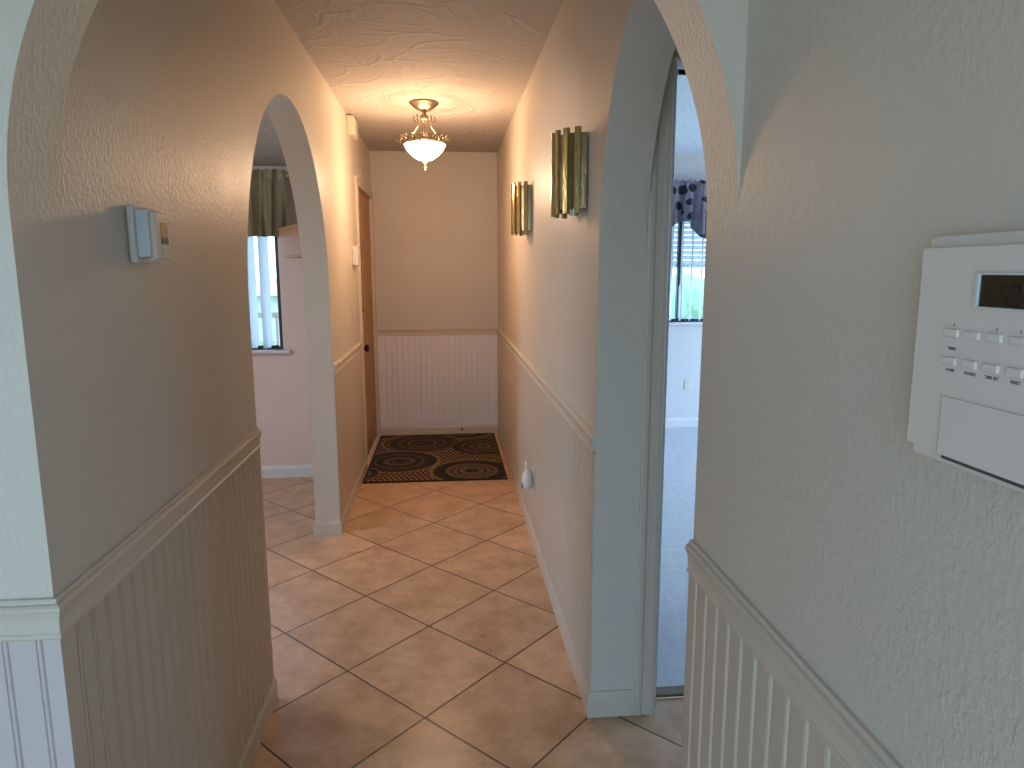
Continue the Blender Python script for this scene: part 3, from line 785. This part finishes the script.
bm = bmesh.new(); box(bm, (.006, -.006, .048), (.016, .006, .068)); link('toggle', bm, 'white', sw, bev=.001)

# night light in an outlet on right wall
ou = empty('wall_outlet', (XR-.006, 3.53, .315), 'white outlet plate low on right wall behind the night light', 'outlet')
bm = bmesh.new(); box(bm, (-.006, -.036, 0), (-.0012, .036, .115)); link('outlet_plate', bm, 'white', ou, bev=.002)
bm = bmesh.new(); box(bm, (-.0072, -.015, .015), (-.006, .015, .045)); link('socket', bm, 'ivory', ou)
bm = bmesh.new(); box(bm, (-.0072, -.015, .065), (-.006, .015, .095)); link('socket', bm, 'ivory', ou)
nl = empty('night_light', (XR-.0135, 3.53, .31), 'white plug-in night light with upright ivory tube on right wall outlet', 'night light')
bm = bmesh.new(); bmesh.ops.create_uvsphere(bm, u_segments=20, v_segments=14, radius=1, matrix=Matrix.Translation((-.030, 0, .055)) @ Matrix.Diagonal((.030, .042, .056, 1)))
link('night_light_body', bm, 'white', nl, smooth=True)
bm = bmesh.new(); tube(bm, [(-.032, 0, .09), (-.034, .001, .135), (-.036, .006, .150), (-.036, .012, .152)], [.0085, .008, .008, .006], 12); link('ivory_tube', bm, 'almond', nl, smooth=True)
bm = bmesh.new(); box(bm, (-.060, -.010, .016), (-.050, -.002, .044)); link('slider', bm, 'black', nl, bev=.001)

# door stop on the end baseboard
ds = empty('door_stop', (.125, YEND-.012, .055), 'small dark door stop on the baseboard of the end wall', 'door stop')
bm = bmesh.new(); tube(bm, [(0, -.0005, 0), (0, -.035, 0)], .004, 8); link('spring', bm, 'darkmetal', ds)
bm = bmesh.new(); tube(bm, [(0, -.035, 0), (0, -.048, 0)], .009, 12); link('rubber_tip', bm, 'black', ds)

# bedroom outlet
bo = empty('wall_outlet', (2.215, YBED, .35), 'white outlet plate below the bedroom window', 'outlet')
bm = bmesh.new(); box(bm, (-.036, -.006, 0), (.036, -.0003, .115)); link('outlet_plate', bm, 'white', bo, bev=.002)
for z in (.018, .066):
    bm = bmesh.new(); box(bm, (-.015, -.0075, z), (.015, -.006, z+.03)); link('socket', bm, 'almond', bo)

# ---------------------------------------------------------------- alarm keypad on near right wall
KX = XR
kp = empty('alarm_keypad', (KX, .60, 1.28), 'large white control keypad with small dark display on the near right wall', 'keypad')
# local coordinates: x out of the wall is -, y runs towards the camera (-)
def kb(name, y0, y1, z0, z1, d0, d1, m, bev=.001, parent=kp):
    bm = bmesh.new(); box(bm, (-d1, y0-.60, z0-1.28), (-d0, y1-.60, z1-1.28)); return link(name, bm, m, parent, bev=bev)
kb('mounting_plate', .24, .612, 1.284, 1.486, .0003, .014, 'ivory', .004)
kb('front_shell', .25, .601, 1.297, 1.475, .014, .028, 'ivory', .0025)
kb('flap_door', .26, .5555, 1.2975, 1.3485, .028, .0302, 'ivory', .0008)
kb('lower_seam', .26, .553, 1.2940, 1.2968, .0155, .0275, 'print', 0)
# display window: raised frame and dark glass
bm = bmesh.new()
y0, y1, z0, z1 = .42, .530, 1.4265, 1.4515
for (a, b, c_, d_) in ((y1-.003, y1+.0008, z0-.002, z1+.002), (y0, y1-.003, z1, z1+.002), (y0, y1-.003, z0-.002, z0)):
    box(bm, (-.0305, a-.60, c_-1.28), (-.028, b-.60, d_-1.28))
link('display_frame', bm, 'white', kp, bev=.0005)
disp = kb('display', y0, y1-.003, z0, z1, .028, .0284, 'lcd_dark', 0)
def seg7(bm, ch_, yl, zb, h_, w_, t_, x_):
    sg = {'5': 'afgcd', '0': 'abcdef'}[ch_]
    m_ = h_/2
    R_ = {'a': (0, w_, h_-t_, h_), 'g': (0, w_, m_-t_/2, m_+t_/2), 'd': (0, w_, 0, t_), 'f': (0, t_, m_, h_), 'b': (w_-t_, w_, m_, h_), 'e': (0, t_, 0, m_), 'c': (w_-t_, w_, 0, m_)}
    for s_ in sg:
        a, b, c_, d_ = R_[s_]; box(bm, (x_-.0002, yl-b-.60, zb+c_-1.28), (x_, yl-a-.60, zb+d_-1.28))
bm = bmesh.new(); seg7(bm, '5', .5045, 1.4285, .0155, .0075, .0018, -.0284); seg7(bm, '0', .4945, 1.4285, .0155, .0075, .0018, -.0284)
link('display_digits', bm, 'black', kp)
def text(s, y, z, size):
    """printed word on the face; reads left to right seen from the hall"""
    cu_ = bpy.data.curves.new('t', 'FONT'); cu_.body = s; cu_.size = size; cu_.align_x = 'CENTER'; cu_.resolution_u = 2; cu_.extrude = .00005; cu_.offset = size*.03
    to = bpy.data.objects.new('t', cu_); C.objects.link(to)
    bpy.context.view_layer.update()
    me = bpy.data.meshes.new_from_object(to.evaluated_get(bpy.context.evaluated_depsgraph_get()))
    bpy.data.objects.remove(to); me.name = 'printed_word'; me.materials.clear(); me.materials.append(M['print'])
    # text x -> -Y (world), text y -> Z, normal -> -X
    R_ = Matrix(((0, 0, -1, -.0281), (-1, 0, 0, y-.60), (0, 1, 0, z-1.28), (0, 0, 0, 1))); me.transform(R_)
    o_ = bpy.data.objects.new('printed_word', me); C.objects.link(o_); o_.parent = kp
rowsb = [(.5600, .5435, 1.4000, 1.4065, ('o', '', '+', '1')), (.5595, .5430, 1.3765, 1.3830, ('HOME', 'ENABLE', 'TIME SET', 'RESULT'))]
for z0, z1, words, top in ((1.3995, 1.4062, ('0', '', '2', '3'), True), (1.3755, 1.3825, ('HOME', 'ENABLE', 'TIME SET', 'RESET'), False)):
    for i in range(8):
        yr = .5600-i*.0232
        o = kb('button', yr-.0160, yr, z0, z1, .028, .0312, 'ivory', .0012)
        if i < 4 and words[i]: text(words[i], yr-.008, z1+.0022 if top else z0-.0052, .0036)
text('TIMER', .552, 1.3885, .0036)
